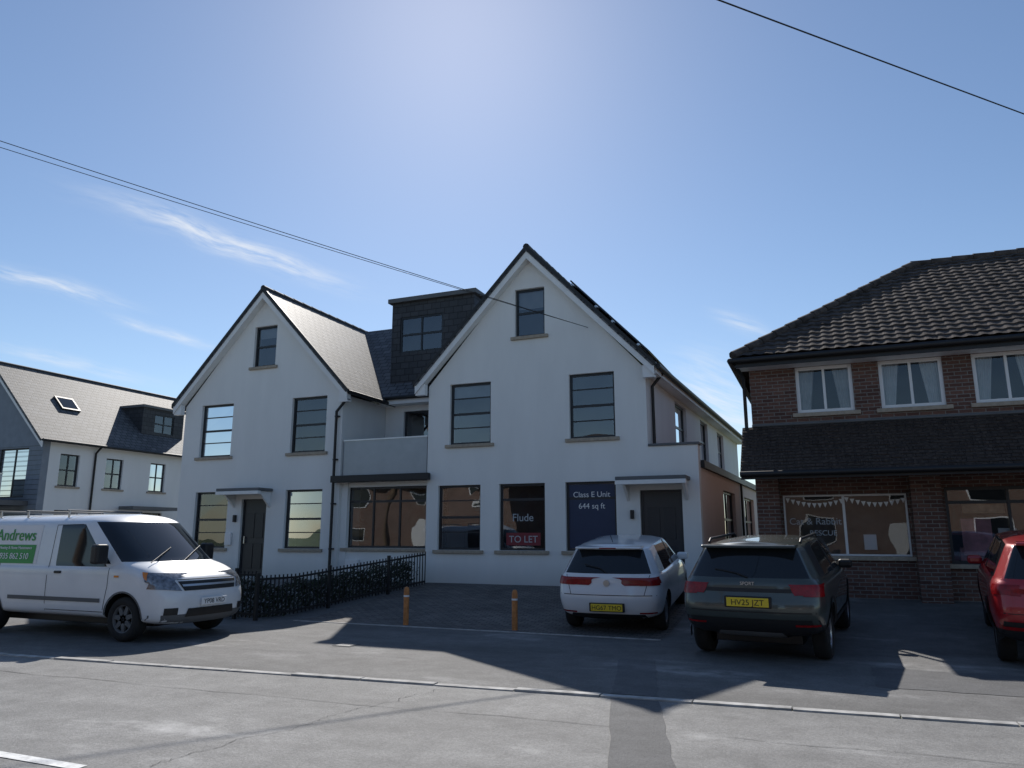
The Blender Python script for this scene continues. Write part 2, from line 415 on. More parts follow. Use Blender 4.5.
box('dormer_roof',-12.15,-9.1,19.12,22.7,8.72,8.86,M['lead'],left,.01)
tube('downpipe',[(-11.95,16.9,5.5),(-11.95,16.9,5.3),(-12.28,16.9,4.95),(-12.28,16.9,.45)],.04,M['black'],left)
for z in (1.2,2.4,3.6,4.8): box('pipe_bracket',-12.34,-12.22,16.9,16.998,z,z+.04,M['black'],left)
tube('gutter',[(-11.83,16.8,5.46),(-11.83,25.5,5.46)],.06,M['black'],left)
tube('gutter',[(-18.3,16.8,5.46),(-18.3,25.5,5.46)],.06,M['black'],left)

right=grp('white_rendered_house')
xcR=-6.55
gable_front(right,xcR,-9.43,-3.63,[(-8.8,-7.63,*WL,None,'blind'),(-5.53,-4.39,*WL,None,None),(-9.1,-7.9,1.22,2.83,None,None),(-7.39,-6.18,1.22,2.83,(.76,),None),(-5.66,-4.42,1.22,2.83,(.76,),None)],(-6.96,-6.15,6.56,7.83))
sloperoof(right,xcR,16.74,32.3,dx=.55)
box('side_wall',-9.43,-9.13,17.3,32,.2,5.45,M['white'],right)
CUR=Matrix.Translation((0,17,0))
w=prism('entrance_wall',[(-3.63,.2),(-2.5,.2),(-2.5,3.6),(-3.63,3.6)],.004,.3,M['white'],right)
CUR=Matrix.Identity(4)
for o in list(right.children):
    if o.name.startswith('front_wall') or o.name.startswith('entrance_wall'): cut(o,[(-3.86,-2.9,16.5,17.8,.1,2.6)])
box('parapet_coping',-3.62,-2.46,16.96,17.33,3.603,3.66,M['lead'],right,.008)
door(right,-3.86,-2.9,2.6)
box('door_lobby',-3.9,-2.8,17.31,17.33,.2,2.7,M['room'],right)
A=R(88)
CUR=Matrix.Translation((-3.63,17.3,0))@Matrix.Rotation(A,4,'Z')
w=box('upper_side_wall',.003,14.9,0,.3,3.0,5.45,M['white'],right)
sw=[(2.9,4.4,3.9,5.2),(6.6,7.9,3.9,5.2),(9.8,11.2,3.9,5.2)]
cut(w,[winbox(*q) for q in sw])
for q in sw: window(right,*q,hb=(.5,))
tube('downpipe',[(.15,-.32,5.4),(.15,-.06,5.1),(.15,-.06,3.3)],.04,M['black'],right)
tube('gutter',[(-.5,-.36,5.45),(15,-.36,5.45)],.065,M['black'],right)
box('eave_fascia',-.4,15,-.3,-.27,5.3,5.47,M['barge'],right)
box('eave_soffit',-.4,15,-.267,-.003,5.3,5.32,M['barge'],right)
CUR=Matrix.Translation((-2.5,17.3,0))@Matrix.Rotation(A,4,'Z')
w=box('extension_side_wall',.003,12.5,0,.3,.2,3.15,M['cream'],right)
sw=[(3.1,5.2,1.25,2.75),(7.2,9.6,1.25,2.75)]
cut(w,[winbox(*q) for q in sw])
for q in sw: window(right,*q,hb=(.5,),vb=(.5,))
box('extension_fascia',.01,12.6,-.09,-.003,3.1,3.27,M['black'],right)
box('extension_flat_roof',.01,12.5,-.003,1.15,3.16,3.24,M['lead'],right)
tube('downpipe',[(6.2,-.06,3.1),(6.2,-.06,.4)],.035,M['black'],right)
CUR=Matrix.Identity(4)
sl=Vector((3.22,0,-3.38)).normalized(); nn=Vector((3.38,0,3.22)).normalized()
for i in range(5):
    for j in range(2):
        y0=17.4+i*1.1; s0=1.3+j*1.45
        p=Vector((xcR,0,8.9))+sl*s0+nn*.13; q=Vector((xcR,0,8.9))+sl*(s0+1.4)+nn*.13
        slab('solar_panel',[(p.x,y0,p.z),(p.x,y0+1.05,p.z),(q.x,y0+1.05,q.z),(q.x,y0,q.z)],.04,M['solar'],right)
for j in (1.5,2.4,3.0,3.9):
    p=Vector((xcR,0,8.9))+sl*j+nn*.05
    tube('panel_rail',[(p.x,17.2,p.z),(p.x+.1,23.1,p.z)],.035,M['steel'],right)
def sgn(name,u0,u1,z0,z1,mt,y=17.1): return box(name,u0,u1,y,y+.008,z0,z1,mt,right)
sgn('window_poster',-5.60,-4.48,1.28,2.77,M['navy'])
text('poster_text','Class E Unit',.185,(-5.04,17.097,2.47),M['wht'],right)
text('poster_text','644 sq ft',.185,(-5.04,17.097,2.2),M['wht'],right)
text('window_text','Flude',.26,(-6.8,17.11,1.92),M['dim'],right)
sgn('to_let_board',-7.24,-6.34,1.34,1.64,M['red'],17.115)
text('window_text','TO LET',.23,(-6.79,17.11,1.41),M['dim'],right)

# ---------------------------------------------------------------- brick house right
bh=grp('brick_house')
Yb=16.4
CUR=Matrix.Translation((0,Yb,0))
wins=[(-.32,.77,4.08,5.06),(1.26,2.4,4.08,5.06),(2.9,4.05,4.08,5.06),(5.4,6.5,4.08,5.06)]
w=box('upper_wall',-1.245,14,0,.3,2.9,5.25,M['brick'],bh); cut(w,[winbox(*q) for q in wins])
for q in wins: window(bh,*q,hb=(),vb=(.5,),fr=M['upvc'],rec=.05,fill='curtain',fw=.07,glass='shopglass')
for q in wins: box('brick_lintel',q[0]-.1,q[1]+.1,-.012,.02,q[3]+.003,q[3]+.16,M['brick'],bh)
gw=[(-.75,1.55,1.18,2.4),(2.2,5.4,1.05,2.5),(6.2,9.5,1.05,2.5)]
w=box('shop_wall',-1.245,14,.15,.45,.2,2.9,M['brick'],bh); cut(w,[winbox(*q) for q in gw])
CUR=Matrix.Translation((0,Yb+.15,0))
window(bh,*gw[0],hb=(),vb=(.5,),fr=M['upvc'],sill=True,fw=.035,glass='shopglass',room='shopback')
window(bh,*gw[1],hb=(.8,),vb=(.33,.66),fr=M['frame'],sill=True,fw=.06)
window(bh,*gw[2],hb=(.8,),vb=(.33,.66),fr=M['frame'],sill=True,fw=.06)
CUR=Matrix.Identity(4)
for u in ((-1.25,-.8),(1.6,2.12),(5.5,6.0)): box('brick_pier',u[0],u[1],Yb-.15,Yb+.147,.2,2.76,M['brick'],bh)
box('side_wall',-1.245,-.95,Yb+.45,24,.2,5.25,M['brick'],bh)
box('side_wall',-1.245,-.95,Yb+.3,Yb+.45,2.9,5.25,M['brick'],bh)
box('rear_wall',-1.245,14,24,24.3,.2,5.25,M['brick'],bh)
def tiled(name,x0,x1,y0,z0,ang,length,course,tile,amp,lip,mt,par,bis=None,seg=6):
    nc=int(round(length/course)); nx=int((x1-x0)/tile*seg)
    vs=[];fs=[]
    ca,sa=math.cos(ang),math.sin(ang)
    rows=[]
    for i in range(nc):
        for (s,h) in ((i*course,lip),((i+1)*course,0)): rows.append((s,h,i))
    jits=[[random.uniform(-.004,.006) for _ in range(int((x1-x0)/tile)+2)] for _ in range(nc)]
    for (s,h,i) in rows:
        for k in range(nx+1):
            xx=x0+(x1-x0)*k/nx
            ph=((xx-x0)/tile)%1.0
            wv=amp*(math.sin(ph*2*math.pi)*.6+ (abs(math.sin(ph*math.pi))**.6)*.8)
            hh=h+wv+jits[i][int((xx-x0)/tile)]
            vs.append((xx,y0+s*ca-hh*sa,z0+s*sa+hh*ca))
    W=nx+1
    for r in range(len(rows)-1):
        for k in range(nx): fs.append((r*W+k,r*W+k+1,(r+1)*W+k+1,(r+1)*W+k))
    o=mesh(name,vs,fs,mt,par,fixn=False)
    if bis:
        bm=bmesh.new(); bm.from_mesh(o.data)
        bmesh.ops.bisect_plane(bm,geom=bm.verts[:]+bm.edges[:]+bm.faces[:],plane_co=bis[0],plane_no=bis[1],clear_outer=True)
        bm.to_mesh(o.data); bm.free()
    return o
pa=math.atan(.707); run=4.13
tiled('front_roof_tiles',-1.6,16,15.9,5.27,pa,run/math.cos(pa),.24,.23,.015,.028,M['tile'],bh,((-1.54,15.9,5.27),Vector((-1,1,0)).normalized()))
ez,rz=5.23,8.15
mesh('hip_roof',[(-1.54,15.93,ez),(16,15.93,ez),(16,20.03,rz),(2.59,20.03,rz),(-1.54,24.2,ez),(16,24.2,ez)],[(0,3,4),(3,2,5,4),(0,1,2,3)],M['tile'],bh)
for i in range(30): tube('ridge_tile',[(2.5+i*.45,20.03,8.2),(2.5+i*.45+.44,20.03,8.18)],.11,M['tile'],bh)
for i in range(15):
    a,b=i/15,(i+.97)/15
    tube('hip_tile',[(-1.52+4.1*a,15.92+4.1*a,5.32+2.9*a),(-1.52+4.1*b,15.92+4.1*b,5.30+2.9*b)],.1,M['tile'],bh)
box('eave_fascia',-1.5,14,15.95,15.98,5.06,5.24,M['black'],bh)
box('eave_soffit',-1.5,14,15.98,Yb-.003,5.06,5.08,M['upvc'],bh)
box('eave_fascia',-1.5,-1.47,15.98,24,5.06,5.24,M['black'],bh)
tube('gutter',[(-1.6,15.88,5.2),(14,15.88,5.2)],.06,M['black'],bh)
tube('gutter',[(-1.58,15.88,5.2),(-1.58,24,5.2)],.06,M['black'],bh)
tube('downpipe',[(-1.5,15.95,5.15),(-1.36,16.34,4.9),(-1.36,16.34,3.8)],.04,M['black'],bh)
pl=math.hypot(1.1,1.05)
tiled('pent_roof_tiles',-1.45,14,15.3,2.8,math.atan2(1.05,1.1),pl,.1,.17,.003,.012,M['tile2'],bh,seg=4)
mesh('pent_roof_end',[(-1.44,15.32,2.78),(-1.44,16.39,3.83),(-1.44,16.39,2.78)],[(0,1,2)],M['upvc'],bh)
box('pent_soffit',-1.43,14,15.34,Yb+.14,2.76,2.79,M['black'],bh)
box('pent_fascia',-1.44,14,15.3,15.33,2.66,2.79,M['black'],bh)
tube('pent_gutter',[(-1.45,15.24,2.76),(14,15.24,2.76)],.055,M['black'],bh)
tube('lead_flashing',[(-1.25,16.38,3.86),(14,16.38,3.86)],.03,M['lead'],bh)
text('shop_sign','Cat & Rabbit',.19,(-.16,Yb+.225,1.80),M['dim'],bh)
text('shop_sign','RESCUE',.15,(-.02,Yb+.225,1.58),M['dim'],bh)
box('window_notice',.72,.95,Yb+.28,Yb+.285,1.3,1.6,M['wht'],bh)
vs=[];fs=[]
for i in range(22):
    u=-.70+i*.102; z=2.34-.11*math.sin((i%11)/11*math.pi); k=len(vs)
    vs+=[(u,Yb+.222,z),(u+.085,Yb+.222,z),(u+.042,Yb+.222,z-.1)]; fs.append((k,k+1,k+2))
mesh('bunting',vs,fs,M['upvc'],bh,fixn=False)
for i,(u,zz,w_,h_,mt) in enumerate([(2.45,1.2,.5,.7,'pink'),(3.05,1.3,.3,.42,'wht'),(3.5,1.15,.6,.35,'tan'),(4.3,1.2,.4,.6,'wht'),(2.5,2.0,.7,.2,'tan'),(4.9,1.4,.3,.4,'red')]):
    box('display_poster',u,u+w_,Yb+.36,Yb+.37,zz,zz+h_,M[mt],bh)
for i in range(9):
    u=2.4+i*.33; h=random.uniform(.12,.3)
    box('display_item',u,u+.16,Yb+.48,Yb+.58,1.06,1.1+h,M[random.choice(['tan','pink','blind','curtain'])],bh,.02)

# ---------------------------------------------------------------- background terrace (left)
tg=grp('grey_gable_house')
CUR=Matrix.Translation((0,20.7,0))
w=prism('gable_wall',[(-36.5,.2),(-29.5,.2),(-29.5,5.45),(-33,8.75),(-36.5,5.45)],0,.3,M['greyclad'],tg); cut(w,[winbox(-32.2,-30.35,3.1,5.15)])
window(tg,-32.2,-30.35,3.1,5.15,hb=(),vb=(.5,),sill=False)
for i in range(24): box('cladding_line',-36.4,-29.52,-.008,.002,.6+i*.2,.612+i*.2,M['frame'],tg)
for s in (-1,1):
    xe=-33+s*3.8
    prism('bargeboard',[(-33,8.95),(xe,5.35),(xe,5.1),(-33,8.68)],-.3,-.26,M['barge'],tg)
box('balcony',-33.2,-30,-1.2,-.003,2.75,2.95,M['lead'],tg)
box('balcony_panel',-33.2,-30,-1.2,-1.18,2.97,3.95,M['balglass'],tg)
box('balcony_rail',-33.2,-30,-1.22,-1.16,3.95,4.0,M['steel'],tg)
CUR=Matrix.Identity(4)
for s in (-1,1): slab('roof_slope',[(-33,20.35,9.03),(-33,45,9.03),(-33+s*3.8,45,5.43),(-33+s*3.8,20.35,5.43)],.1,M['slate'],tg)
tube('ridge_tiles',[(-33,20.35,9.02),(-33,45,9.02)],.08,M['slatedk'],tg)
CUR=Matrix.Translation((-29.5,20.7,0))@Matrix.Rotation(R(90),4,'Z')
w=box('side_wall',.303,24,0,.3,.2,5.5,M['white'],tg)
ww=[(.8,1.7,3.6,4.95),(3.0,3.9,3.6,4.95),(5.4,6.3,3.6,4.95),(8.2,9.1,3.6,4.95),(.8,1.9,1.2,2.6),(5.2,6.3,1.2,2.6)]
cut(w,[winbox(*q) for q in ww])
for q in ww: window(tg,*q,hb=(.5,),vb=(.5,),glass='shopglass')
tube('gutter',[(-.3,-.36,5.4),(24,-.36,5.4)],.06,M['black'],tg)
tube('downpipe',[(2.4,-.34,5.35),(2.4,-.06,5.1),(2.4,-.06,.4)],.045,M['black'],tg)
CUR=CUR@Matrix.Translation((0,.7,0))
w=box('dormer_front',5.3,7.8,0,.15,6.1,7.7,M['slatedk'],tg)
cut(w,[winbox(6.0,7.2,6.5,7.45)]); window(tg,6.0,7.2,6.5,7.45,hb=(.5,),vb=(.5,),sill=False,thick=.15,rec=.03)
box('dormer_cheek',5.3,5.45,.153,2.6,5.9,7.7,M['slatedk'],tg);box('dormer_cheek',7.65,7.8,.153,2.6,5.9,7.7,M['slatedk'],tg)
box('dormer_roof',5.2,7.9,-.1,2.8,7.7,7.82,M['lead'],tg)
CUR=Matrix.Identity(4)
def onslope(y,s): return Vector((-33+s*.726,y,9.03-s*.688))
p=[onslope(22.3,2.0),onslope(23.2,2.0),onslope(23.2,2.9),onslope(22.3,2.9)]
nv=Vector((.688,0,.726))
slab('skylight_frame',[tuple(v+nv*.09) for v in p],.1,M['frame'],tg)
q=[onslope(22.38,2.1),onslope(23.12,2.1),onslope(23.12,2.8),onslope(22.38,2.8)]
slab('skylight_glass',[tuple(v+nv*.095) for v in q],.01,M['cglass'],tg)
box('porch_roof',-29.4,-28.5,24.5,27,2.7,2.85,M['lead'],tg)
gwl=grp('garden_wall'); box('wall_panel',-2.2,-1.3,30,30.2,.3,2.2,M['brick'],gwl); box('coping',-2.25,-1.25,29.97,30.23,2.2,2.27,M['kerb'],gwl)

# ---------------------------------------------------------------- opposite side (seen in reflections)
for (a,b) in ((-34,-20),(-17,-5),(-2,10),(13,25)):
    g=grp('brick_house'); xm=(a+b)/2
    CUR=Matrix.Translation((0,-13,0))@Matrix.Rotation(R(180),4,'Z')
    ww=[(-b+1,-b+2.6,1,2.4),(-a-2.6,-a-1,1,2.4),(-b+1,-b+2.6,3.6,4.9),(-a-2.6,-a-1,3.6,4.9),(-xm-.6,-xm+.6,3.6,4.9)]
    box('front_wall',-b,-a,0,.3,0,5.3,M['brick2'],g)
    for q in ww:
        box('window_frame',q[0],q[1],-.04,-.003,q[2],q[3],M['upvc'],g); box('window_pane',q[0]+.08,q[1]-.08,-.06,-.042,q[2]+.08,q[3]-.08,M['cglass'],g)
    box('door_leaf',-xm-.5,-xm+.5,-.02,-.003,.1,2.2,M['upvc'],g)
    CUR=Matrix.Identity(4)
    box('house_core',a,b,-21,-13.31,0,5.2,M['brick2'],g)
    slab('roof_slope',[(a-.3,-12.6,5.2),(b+.3,-12.6,5.2),(b+.3,-17,8.4),(a-.3,-17,8.4)],.12,M['tile'],g)
    slab('roof_slope',[(a-.3,-21.4,5.2),(b+.3,-21.4,5.2),(b+.3,-17,8.4),(a-.3,-17,8.4)],.12,M['tile'],g)

# ---------------------------------------------------------------- bollards, fence, wires
def bollard(x,y):
    g=grp('timber_bollard',(x,y,gz(y)))
    n=16;prof=[(.05,-.1),(.05,.60),(.045,.64),(.03,.67),(0,.675)]
    vs=[];fs=[]
    for r,z in prof:
        for i in range(n): a=2*math.pi*i/n; vs.append((max(r,.001)*math.cos(a),max(r,.001)*math.sin(a),z))
    for j in range(len(prof)-1):
        for i in range(n): fs.append((j*n+i,j*n+(i+1)%n,(j+1)*n+(i+1)%n,(j+1)*n+i))
    mesh('post',vs,fs,M['wood'],g,True)
    vs=[(.053*math.cos(2*math.pi*i/n),.053*math.sin(2*math.pi*i/n),z) for z in (.5,.53) for i in range(n)]
    mesh('reflective_band',vs,[(i,(i+1)%n,n+(i+1)%n,n+i) for i in range(n)],M['upvc'],g,True)
bollard(-7.05,12.05); bollard(-4.97,12.12)
fg=grp('black_railing_fence')
def fence(p0,p1,h=.92,sp=.1):
    p0=Vector(p0);p1=Vector(p1);d=(p1-p0);n=int(d.length/sp);ang=math.atan2(d.y,d.x)
    vs=[];fs=[]
    def addbox(c,l,w,z0,z1,s=0):
        k=len(vs); ca,sa=math.cos(ang),math.sin(ang)
        for z in (z0,z1):
            for (a,b) in ((-l,-w),(l,-w),(l,w),(-l,w)): vs.append((c.x+a*ca-b*sa,c.y+a*sa+b*ca,z+s*a))
        fs.extend([(k,k+1,k+2,k+3),(k+4,k+5,k+6,k+7),(k,k+1,k+5,k+4),(k+1,k+2,k+6,k+5),(k+2,k+3,k+7,k+6),(k+3,k,k+4,k+7)])
    for i in range(n+1):
        c=p0+d*i/n; z=gz(c.y)
        if i%18==0: addbox(c,.03,.03,z-.05,z+h+.04)
        else: addbox(c,.011,.008,z+.05,z+h-.01)
    m=40
    for i in range(m):
        a=p0+d*i/m; b=p0+d*(i+1)/m; c=(a+b)/2; z=gz(c.y); s=(gz(b.y)-gz(a.y))/(d.length/m)
        addbox(c,d.length/m/2,.016,z+.10,z+.14,s); addbox(c,d.length/m/2,.016,z+h-.10,z+h-.06,s)
    mesh('railing',vs,fs,M['black'],fg)
fence((-17.8,12.2,0),(-10.1,11.6,0)); fence((-10.05,11.6,0),(-9.15,16.5,0),.84)
def leafmass(name,pts,n,mt,h,wd):
    vs=[];fs=[]
    for i in range(n):
        t=random.random(); a,b=pts; c=a.lerp(b,t)
        d=(b-a).normalized(); nrm=Vector((-d.y,d.x,0))
        top=h*(1+.08*math.sin(t*37)+.06*math.sin(t*91))
        c=c+nrm*random.gauss(0,wd*.45); c.z=gz(c.y)+top*random.random()**.8
        s=random.uniform(.02,.045); a_=Vector([random.gauss(0,1) for _ in range(3)]).normalized(); b_=a_.orthogonal().normalized(); c2=a_.cross(b_)
        k=len(vs)
        vs+=[tuple(c+b_*s),tuple(c+c2*s*.5),tuple(c-b_*s),tuple(c-c2*s*.5)]; fs.append((k,k+1,k+2,k+3))
    return mesh(name,vs,fs,mt,None,fixn=False)
M['leaf']=simple('hedge_leaf',(.03,.042,.02),.7,var=.4,vs=8)
leafmass('low_hedge',(Vector((-17.5,12.7,0)),Vector((-10.4,12.15,0))),9000,M['leaf'],.72,.35)
leafmass('low_hedge',(Vector((-10.4,12.0,0)),Vector((-9.6,16.6,0))),7000,M['leaf'],.60,.22)

def catenary(p0,p1,sag,n=24):
    p0=Vector(p0);p1=Vector(p1)
    return [tuple(p0.lerp(p1,i/n)-Vector((0,0,sag*4*(i/n)*(1-i/n)))) for i in range(n+1)]
wg=grp('overhead_cable'); tube('cable',catenary((-20.8,1.06,10.9),(-5.0,16.97,6.6),.12),.008,M['black'],wg)
tube('cable',catenary((-20.7,1.2,10.62),(-5.0,16.97,6.6),.10),.007,M['black'],wg)
wg2=grp('overhead_cable'); tube('cable',catenary((-8.8,-1.5,7.32),(11.7,23,8.98),.05),.010,M['black'],wg2)
for (x,y,h) in ((-20.8,1.06,11.2),(-8.8,-4.9,7.8),(11.7,23,9.4)):
    g=grp('telegraph_pole',(x,y,0)); tube('pole',[(0,0,-.2),(0,0,h)],.13,M['polewood'],g); box('crossarm',-.6,.6,-.05,.05,h-.5,h-.4,M['polewood'],g)
tube('cable',[(-8.8,-4.9,7.35),(-8.8,-1.5,7.32)],.010,M['black'],wg2)

# ---------------------------------------------------------------- vehicles
YLd=[0,.58,.92,1,1,1,1,1,.98,.86,.5,0]
YUd=[0,.57,.89,1,1,1,1,1,.93,.76,.4,0]
def vehicle(name,rows,paint,loc,rot,pitch,glasscols,wheels,R_w,w,darkrows=(),spokes=5,pillarblack=(5,),rimmat=None,sub=2,YL=YLd,YU=YUd,crease=.55):
    g=grp(name,loc,rot,pitch)
    mats=[paint,M['cglass'],M['black']]
    bm=bmesh.new()
    nr=len(rows); nc=12
    cr=bm.edges.layers.float.new('crease_edge')
    for sd in (1,-1):
        V=[[None]*nc for _ in rows]
        for i,(xs,zs,wy,kind) in enumerate(rows):
            for j in range(nc):
                z=zs[0] if j<=3 else (zs[1] if j<=7 else zs[2])
                ym=(YU if kind else YL)[j]
                V[i][j]=bm.verts.new((xs[j],sd*wy*ym,z))
        for i in range(nr-1):
            for j in range(nc-1):
                f=[V[i][j],V[i][j+1],V[i+1][j+1],V[i+1][j]]
                if sd<0: f.reverse()
                fc=bm.faces.new(f); fc.smooth=True
                if i==6 and j in glasscols: fc.material_index=1
                elif i==6 and j in pillarblack: fc.material_index=2
                elif i in darkrows: fc.material_index=2
        def ce(a,b,v):
            e=bm.edges.get((a,b))
            if e: e[cr]=v
        for i in (6,7):
            for j in range(nc-1): ce(V[i][j],V[i][j+1],crease+.1)
        for i in (3,4):
            for j in range(0,nc-1): ce(V[i][j],V[i][j+1],.3)
        for j in (2,3,4,5,6,7,8): ce(V[6][j],V[7][j],.75)
        for j in (2,3):
            for i in range(2,6): ce(V[i][j],V[i+1][j],.25)
    bmesh.ops.remove_doubles(bm,verts=bm.verts,dist=1e-4)
    bmesh.ops.recalc_face_normals(bm,faces=bm.faces)
    me=bpy.data.meshes.new('body'); bm.to_mesh(me); bm.free()
    for m in mats: me.materials.append(m)
    o=bpy.data.objects.new('body',me); COL.objects.link(o)
    s=o.modifiers.new('s','SUBSURF'); s.levels=sub+1; s.render_levels=sub+1
    vs=[];fs=[]
    n=36
    for wx in wheels:
        for sd in (1,-1):
            k=len(vs)
            for yy in (sd*(w-.30),sd*(w+.3)):
                for i in range(n):
                    a=2*math.pi*i/n; vs.append((wx+(R_w+.045)*math.cos(a),yy,R_w+.01+(R_w+.045)*math.sin(a)))
            fs.append(tuple(k+i for i in range(n))); fs.append(tuple(k+n+i for i in range(n)))
            for i in range(n): fs.append((k+i,k+(i+1)%n,k+n+(i+1)%n,k+n+i))
    c=mesh('cutter',vs,fs,mats,M4=Matrix.Identity(4))
    for p in c.data.polygons: p.material_index=2
    b=o.modifiers.new('b','BOOLEAN'); b.operation='DIFFERENCE'; b.object=c; b.solver='EXACT'
    evalmesh(o); bpy.data.objects.remove(c)
    for p in o.data.polygons: p.use_smooth=True
    try: o.data.set_sharp_from_angle(angle=R(38))
    except Exception as e: pass
    bvh=BVHTree.FromPolygons([v.co for v in o.data.vertices],[p.vertices[:] for p in o.data.polygons])
    o.parent=g
    def decal(nm,q,d,mt,off=.006,nu=10,nv=6):
        q=[Vector(v) for v in q]; d=Vector(d).normalized()
        vs=[];ok=[]
        for a in range(nv+1):
            for b_ in range(nu+1):
                u,v=b_/nu,a/nv
                p=(q[0].lerp(q[1],u)).lerp(q[3].lerp(q[2],u),v)
                h=bvh.ray_cast(p,d)
                if h[0] is None: vs.append(tuple(p)); ok.append(False)
                else:
                    nn_=h[1]
                    if nn_.dot(d)>0: nn_=-nn_
                    vs.append(tuple(h[0]+nn_*off)); ok.append(True)
        fs=[]
        for a in range(nv):
            for b_ in range(nu):
                f=(a*(nu+1)+b_,a*(nu+1)+b_+1,(a+1)*(nu+1)+b_+1,(a+1)*(nu+1)+b_)
                if all(ok[i] for i in f): fs.append(f)
        return mesh(nm,vs,fs,mt,g,True,M4=Matrix.Identity(4),fixn=False)
    def ring(nm,wx,sd,r0,r1,a0,a1,mt,off=.012):
        n=28; vs=[]
        for i in range(n+1):
            a=a0+(a1-a0)*i/n
            for r in (r0,r1):
                p=Vector((wx+r*math.cos(a),sd*3,R_w+.01+r*math.sin(a)))
                h=bvh.ray_cast(p,Vector((0,-sd,0)))
                if h[0] is None or abs(h[0].y)<w*.8: vs.append((p.x,sd*w*.97,p.z))
                else: vs.append((h[0].x,h[0].y+sd*off,h[0].z))
        mesh(nm,vs,[(2*i,2*i+1,2*i+3,2*i+2) for i in range(n)],mt,g,True,M4=Matrix.Identity(4),fixn=False)
    for wx in wheels:
        for sd in (1,-1):
            yo=sd*(w-.035); prof=[(R_w*.62,-.0),(R_w*.66,.012),(R_w*.9,.012),(R_w*.985,-.02),(R_w,-.06),(R_w,-.15),(R_w*.97,-.19),(R_w*.6,-.2)]
            n=40;vs=[];fs=[]
            for (r,t) in prof:
                for i in range(n): a=2*math.pi*i/n; vs.append((wx+r*math.cos(a),yo+sd*t,R_w+r*math.sin(a)))
            for j in range(len(prof)-1):
                for i in range(n): fs.append((j*n+i,j*n+(i+1)%n,(j+1)*n+(i+1)%n,(j+1)*n+i))
            mesh('tyre',vs,fs,M['tyre'],g,True,M4=Matrix.Identity(4))
            vs=[(wx,yo-sd*.07,R_w)]+[(wx+R_w*.63*math.cos(2*math.pi*i/n),yo-sd*.07,R_w+R_w*.63*math.sin(2*math.pi*i/n)) for i in range(n)]
            mesh('wheel_disc',vs,[(0,1+i,1+(i+1)%n) for i in range(n)],M['black'],g,M4=Matrix.Identity(4))
            rm=rimmat or M['alloy']
            vs=[];fs=[]
            for (r,t) in ((R_w*.64,-.001),(R_w*.58,-.004),(R_w*.56,-.05)):
                for i in range(n): a=2*math.pi*i/n; vs.append((wx+r*math.cos(a),yo+sd*t,R_w+r*math.sin(a)))
            for j in range(2):
                for i in range(n): fs.append((j*n+i,j*n+(i+1)%n,(j+1)*n+(i+1)%n,(j+1)*n+i))
            mesh('rim',vs,fs,rm,g,True,M4=Matrix.Identity(4))
            vs=[];fs=[]
            for s_ in range(spokes):
                a=2*math.pi*s_/spokes+.3; ca,sa=math.cos(a),math.sin(a); k=len(vs)
                for (r,hw) in ((.02,R_w*.13),(R_w*.58,R_w*.085)):
                    for t in (-.012,-.05):
                        for h in (-hw,hw): vs.append((wx+r*ca-h*sa,yo+sd*t,R_w+r*sa+h*ca))
                fs+=[(k,k+1,k+5,k+4),(k,k+2,k+6,k+4),(k+1,k+3,k+7,k+5),(k+2,k+3,k+7,k+6)]
            mesh('wheel_spokes',vs,fs,rm,g,M4=Matrix.Identity(4))
    lb('underbody',wheels[0]-.3,wheels[1]+.3,-w*.62,w*.62,.2,.4,M['black'],g)
    for wx in wheels: tube('axle',[(wx,-w+.15,R_w),(wx,w-.15,R_w)],.05,M['black'],g)
    return g,decal,ring,bvh
def lb(nm,x0,x1,y0,y1,z0,z1,mt,g,bev=.01): return box(nm,x0,x1,y0,y1,z0,z1,mt,g,bev)
def seam(decal,pts,wd=.008,mt=None):
    for sd in (1,-1):
        for (a,b) in zip(pts[:-1],pts[1:]):
            d=Vector((b[0]-a[0],0,b[1]-a[1])); n=Vector((-d.z,0,d.x)).normalized()*wd/2
            A=Vector((a[0],sd*3,a[1]));B=Vector((b[0],sd*3,b[1]))
            decal('door_gap',[A-n,B-n,B+n,A+n],(0,-sd,0),mt or M['black'],off=.002,nu=10,nv=1)

